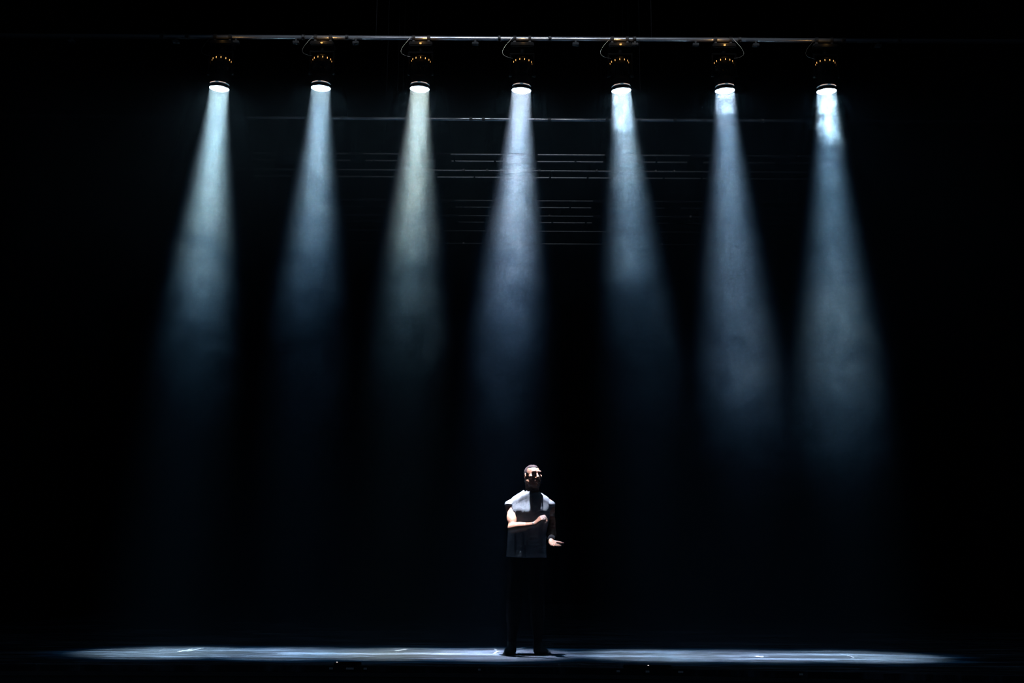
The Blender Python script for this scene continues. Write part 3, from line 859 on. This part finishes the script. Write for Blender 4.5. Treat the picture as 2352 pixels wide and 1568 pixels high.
def tape(px, py, dx, dy, wd, label, m=tape_m, bend=0.0):
    """a strip of tape lying on the floor from the pixel's floor point, running (dx, dy) metres"""
    a = PZ(px, py, 0.0); b_ = a + Vector((dx, dy, 0)); n = Vector((-dy, dx, 0)).normalized() * wd / 2
    bm = BM(); rows = []
    for k in range(5):
        t = k / 4; c = a.lerp(b_, t) + n * bend * math.sin(t * math.pi); lift = 0.0015 + 0.006 * abs(math.sin(t * 5 + px))
        rows.append([bm.verts.new(c + n * s_ + Vector((0, 0, lift if s_ > 0 else 0.0015))) for s_ in (1, -1)] + [bm.verts.new(c + n * s_ + Vector((0, 0, 0.0005))) for s_ in (-1, 1)])
    for r0, r1 in zip(rows[:-1], rows[1:]):
        for q in range(4): bm.faces.new((r0[q], r0[(q + 1) % 4], r1[(q + 1) % 4], r1[q]))
    bm.faces.new(rows[0]); bm.faces.new(list(reversed(rows[-1])))
    c = sum((v.co for v in bm.verts), Vector()) / len(bm.verts)
    bmesh.ops.translate(bm, verts=bm.verts, vec=(-c.x, -c.y, 0))
    o = obj('tape_mark', bm, m); o.location = (c.x, c.y, 0); return tag(o, label, 'tape', 'tape marks on the stage floor')


tape(376, 1489, 0.10, -0.55, 0.010, 'pale tape strip slanting down to the right, leftmost on the lit floor', bend=2)
tape(409, 1497, 0.03, 0.40, 0.012, 'pale tape strip slanting up, between the two other leftmost ones')
tape(429, 1496, 0.03, 0.5, 0.012, 'short steep pale tape strip, right one of the three leftmost')
tape(909, 1495, 0.10, 0.30, 0.020, 'short pale tape strip on the floor under the third beam')
tape(1134, 1489.5, 0.035, -0.30, 0.012, 'upper pale tape mark just left of the performer')
tape(1134, 1501, 0.045, 0.38, 0.012, 'lower pale tape mark just left of the performer')
tape(1186, 1490.5, 0.10, 0.25, 0.014, 'pale tape mark between the performer\'s feet')
tape(1735, 1507, 0.05, -0.12, 0.02, 'small pale tape scrap under the second beam from the right')
tape(1960, 1510, 0.03, 0.30, 0.02, 'small pale tape scrap under the rightmost beam')


# low black boxes standing on the very edge, and pale stickers on the edge rail
def edge_y(x):
    for a, c in zip(edge[:-1], edge[1:]):
        if a.x <= x <= c.x: return a.y + (c.y - a.y) * (x - a.x) / (c.x - a.x)
    return edge[0].y


def edge_box(x0p, x1p, h, label, lamp_px=None):
    a, c = PZ(x0p, 1528, 0.0), PZ(x1p, 1528, 0.0); xm = (a.x + c.x) / 2; L = c.x - a.x; y = edge_y(xm) + 0.10
    t = empty('floor_box', (xm, y, 0.0), label, 'box')
    bm = BM(); pr = [(-0.07, 0.0), (-0.05, h * 0.8), (-0.03, h), (0.05, h), (0.07, 0.0)]
    vs = [[bm.verts.new((sx * L / 2 * (1 if z < h * 0.5 else 0.96), yy, z)) for yy, z in pr] for sx in (-1, 1)]
    for k in range(len(pr)): k2 = (k + 1) % len(pr); bm.faces.new((vs[0][k], vs[0][k2], vs[1][k2], vs[1][k]))
    bm.faces.new(list(reversed(vs[0]))); bm.faces.new(vs[1])
    obj('housing', bm, drape_m, t)
    for sx in (-0.3, 0.3): obj('foot_plate', box(BM(), (sx * L, -0.075, 0.004), (0.05, 0.05, 0.008), 0.002), drape_m, t)
    if lamp_px:
        lx = PZ(lamp_px, 1528, 0.0).x - xm
        l = obj('indicator', lathe(BM(), [(0.001, 0.006), (0.006, 0.004), (0.007, 0.0), (0.001, 0.0)], 12), mat('indicator_white', (0.5, 0.5, 0.5), emit=(1.0, 0.95, 0.9), estr=0.8), t, True)
        l.location = (lx, -0.03, h); l['label'] = 'tiny white indicator lamp'


edge_box(765, 826, 0.022, 'flat black box on the stage edge, left of the performer', 772)
edge_box(1427, 1534, 0.020, 'long flat black box on the stage edge, right of the performer', 1481)


def sticker(px, wpx, label, k=1.0):
    p = PZ(px, 1531, 0.0); y = edge_y(p.x) - 0.0015; wm = wpx / 275
    o = obj('edge_tape', box(BM(), (0, 0, 0), (wm, 0.003, 0.016), 0.001), dim_m); o.location = (p.x, y, -0.022)
    tag(o, label, 'tape', 'small pale tapes on the stage edge')


for px, wd, lb in ((756, 9, 'small grey tape on the stage edge, left end of the flat box'), (800, 18, 'long grey tape on the stage edge under the left flat box'),
                   (836, 8, 'small grey tape on the stage edge, right end of the left box'), (1101, 6, 'tiny grey tape on the stage edge left of the performer\'s feet'),
                   (1416, 8, 'small grey tape on the stage edge, left end of the long box'), (1481, 9, 'brightest small grey tape, under the white indicator lamp'),
                   (1554, 12, 'faint grey tape on the stage edge, right of the long box'), (1809, 9, 'faint grey tape on the stage edge, furthest towards picture right')):
    sticker(px, wd, lb)
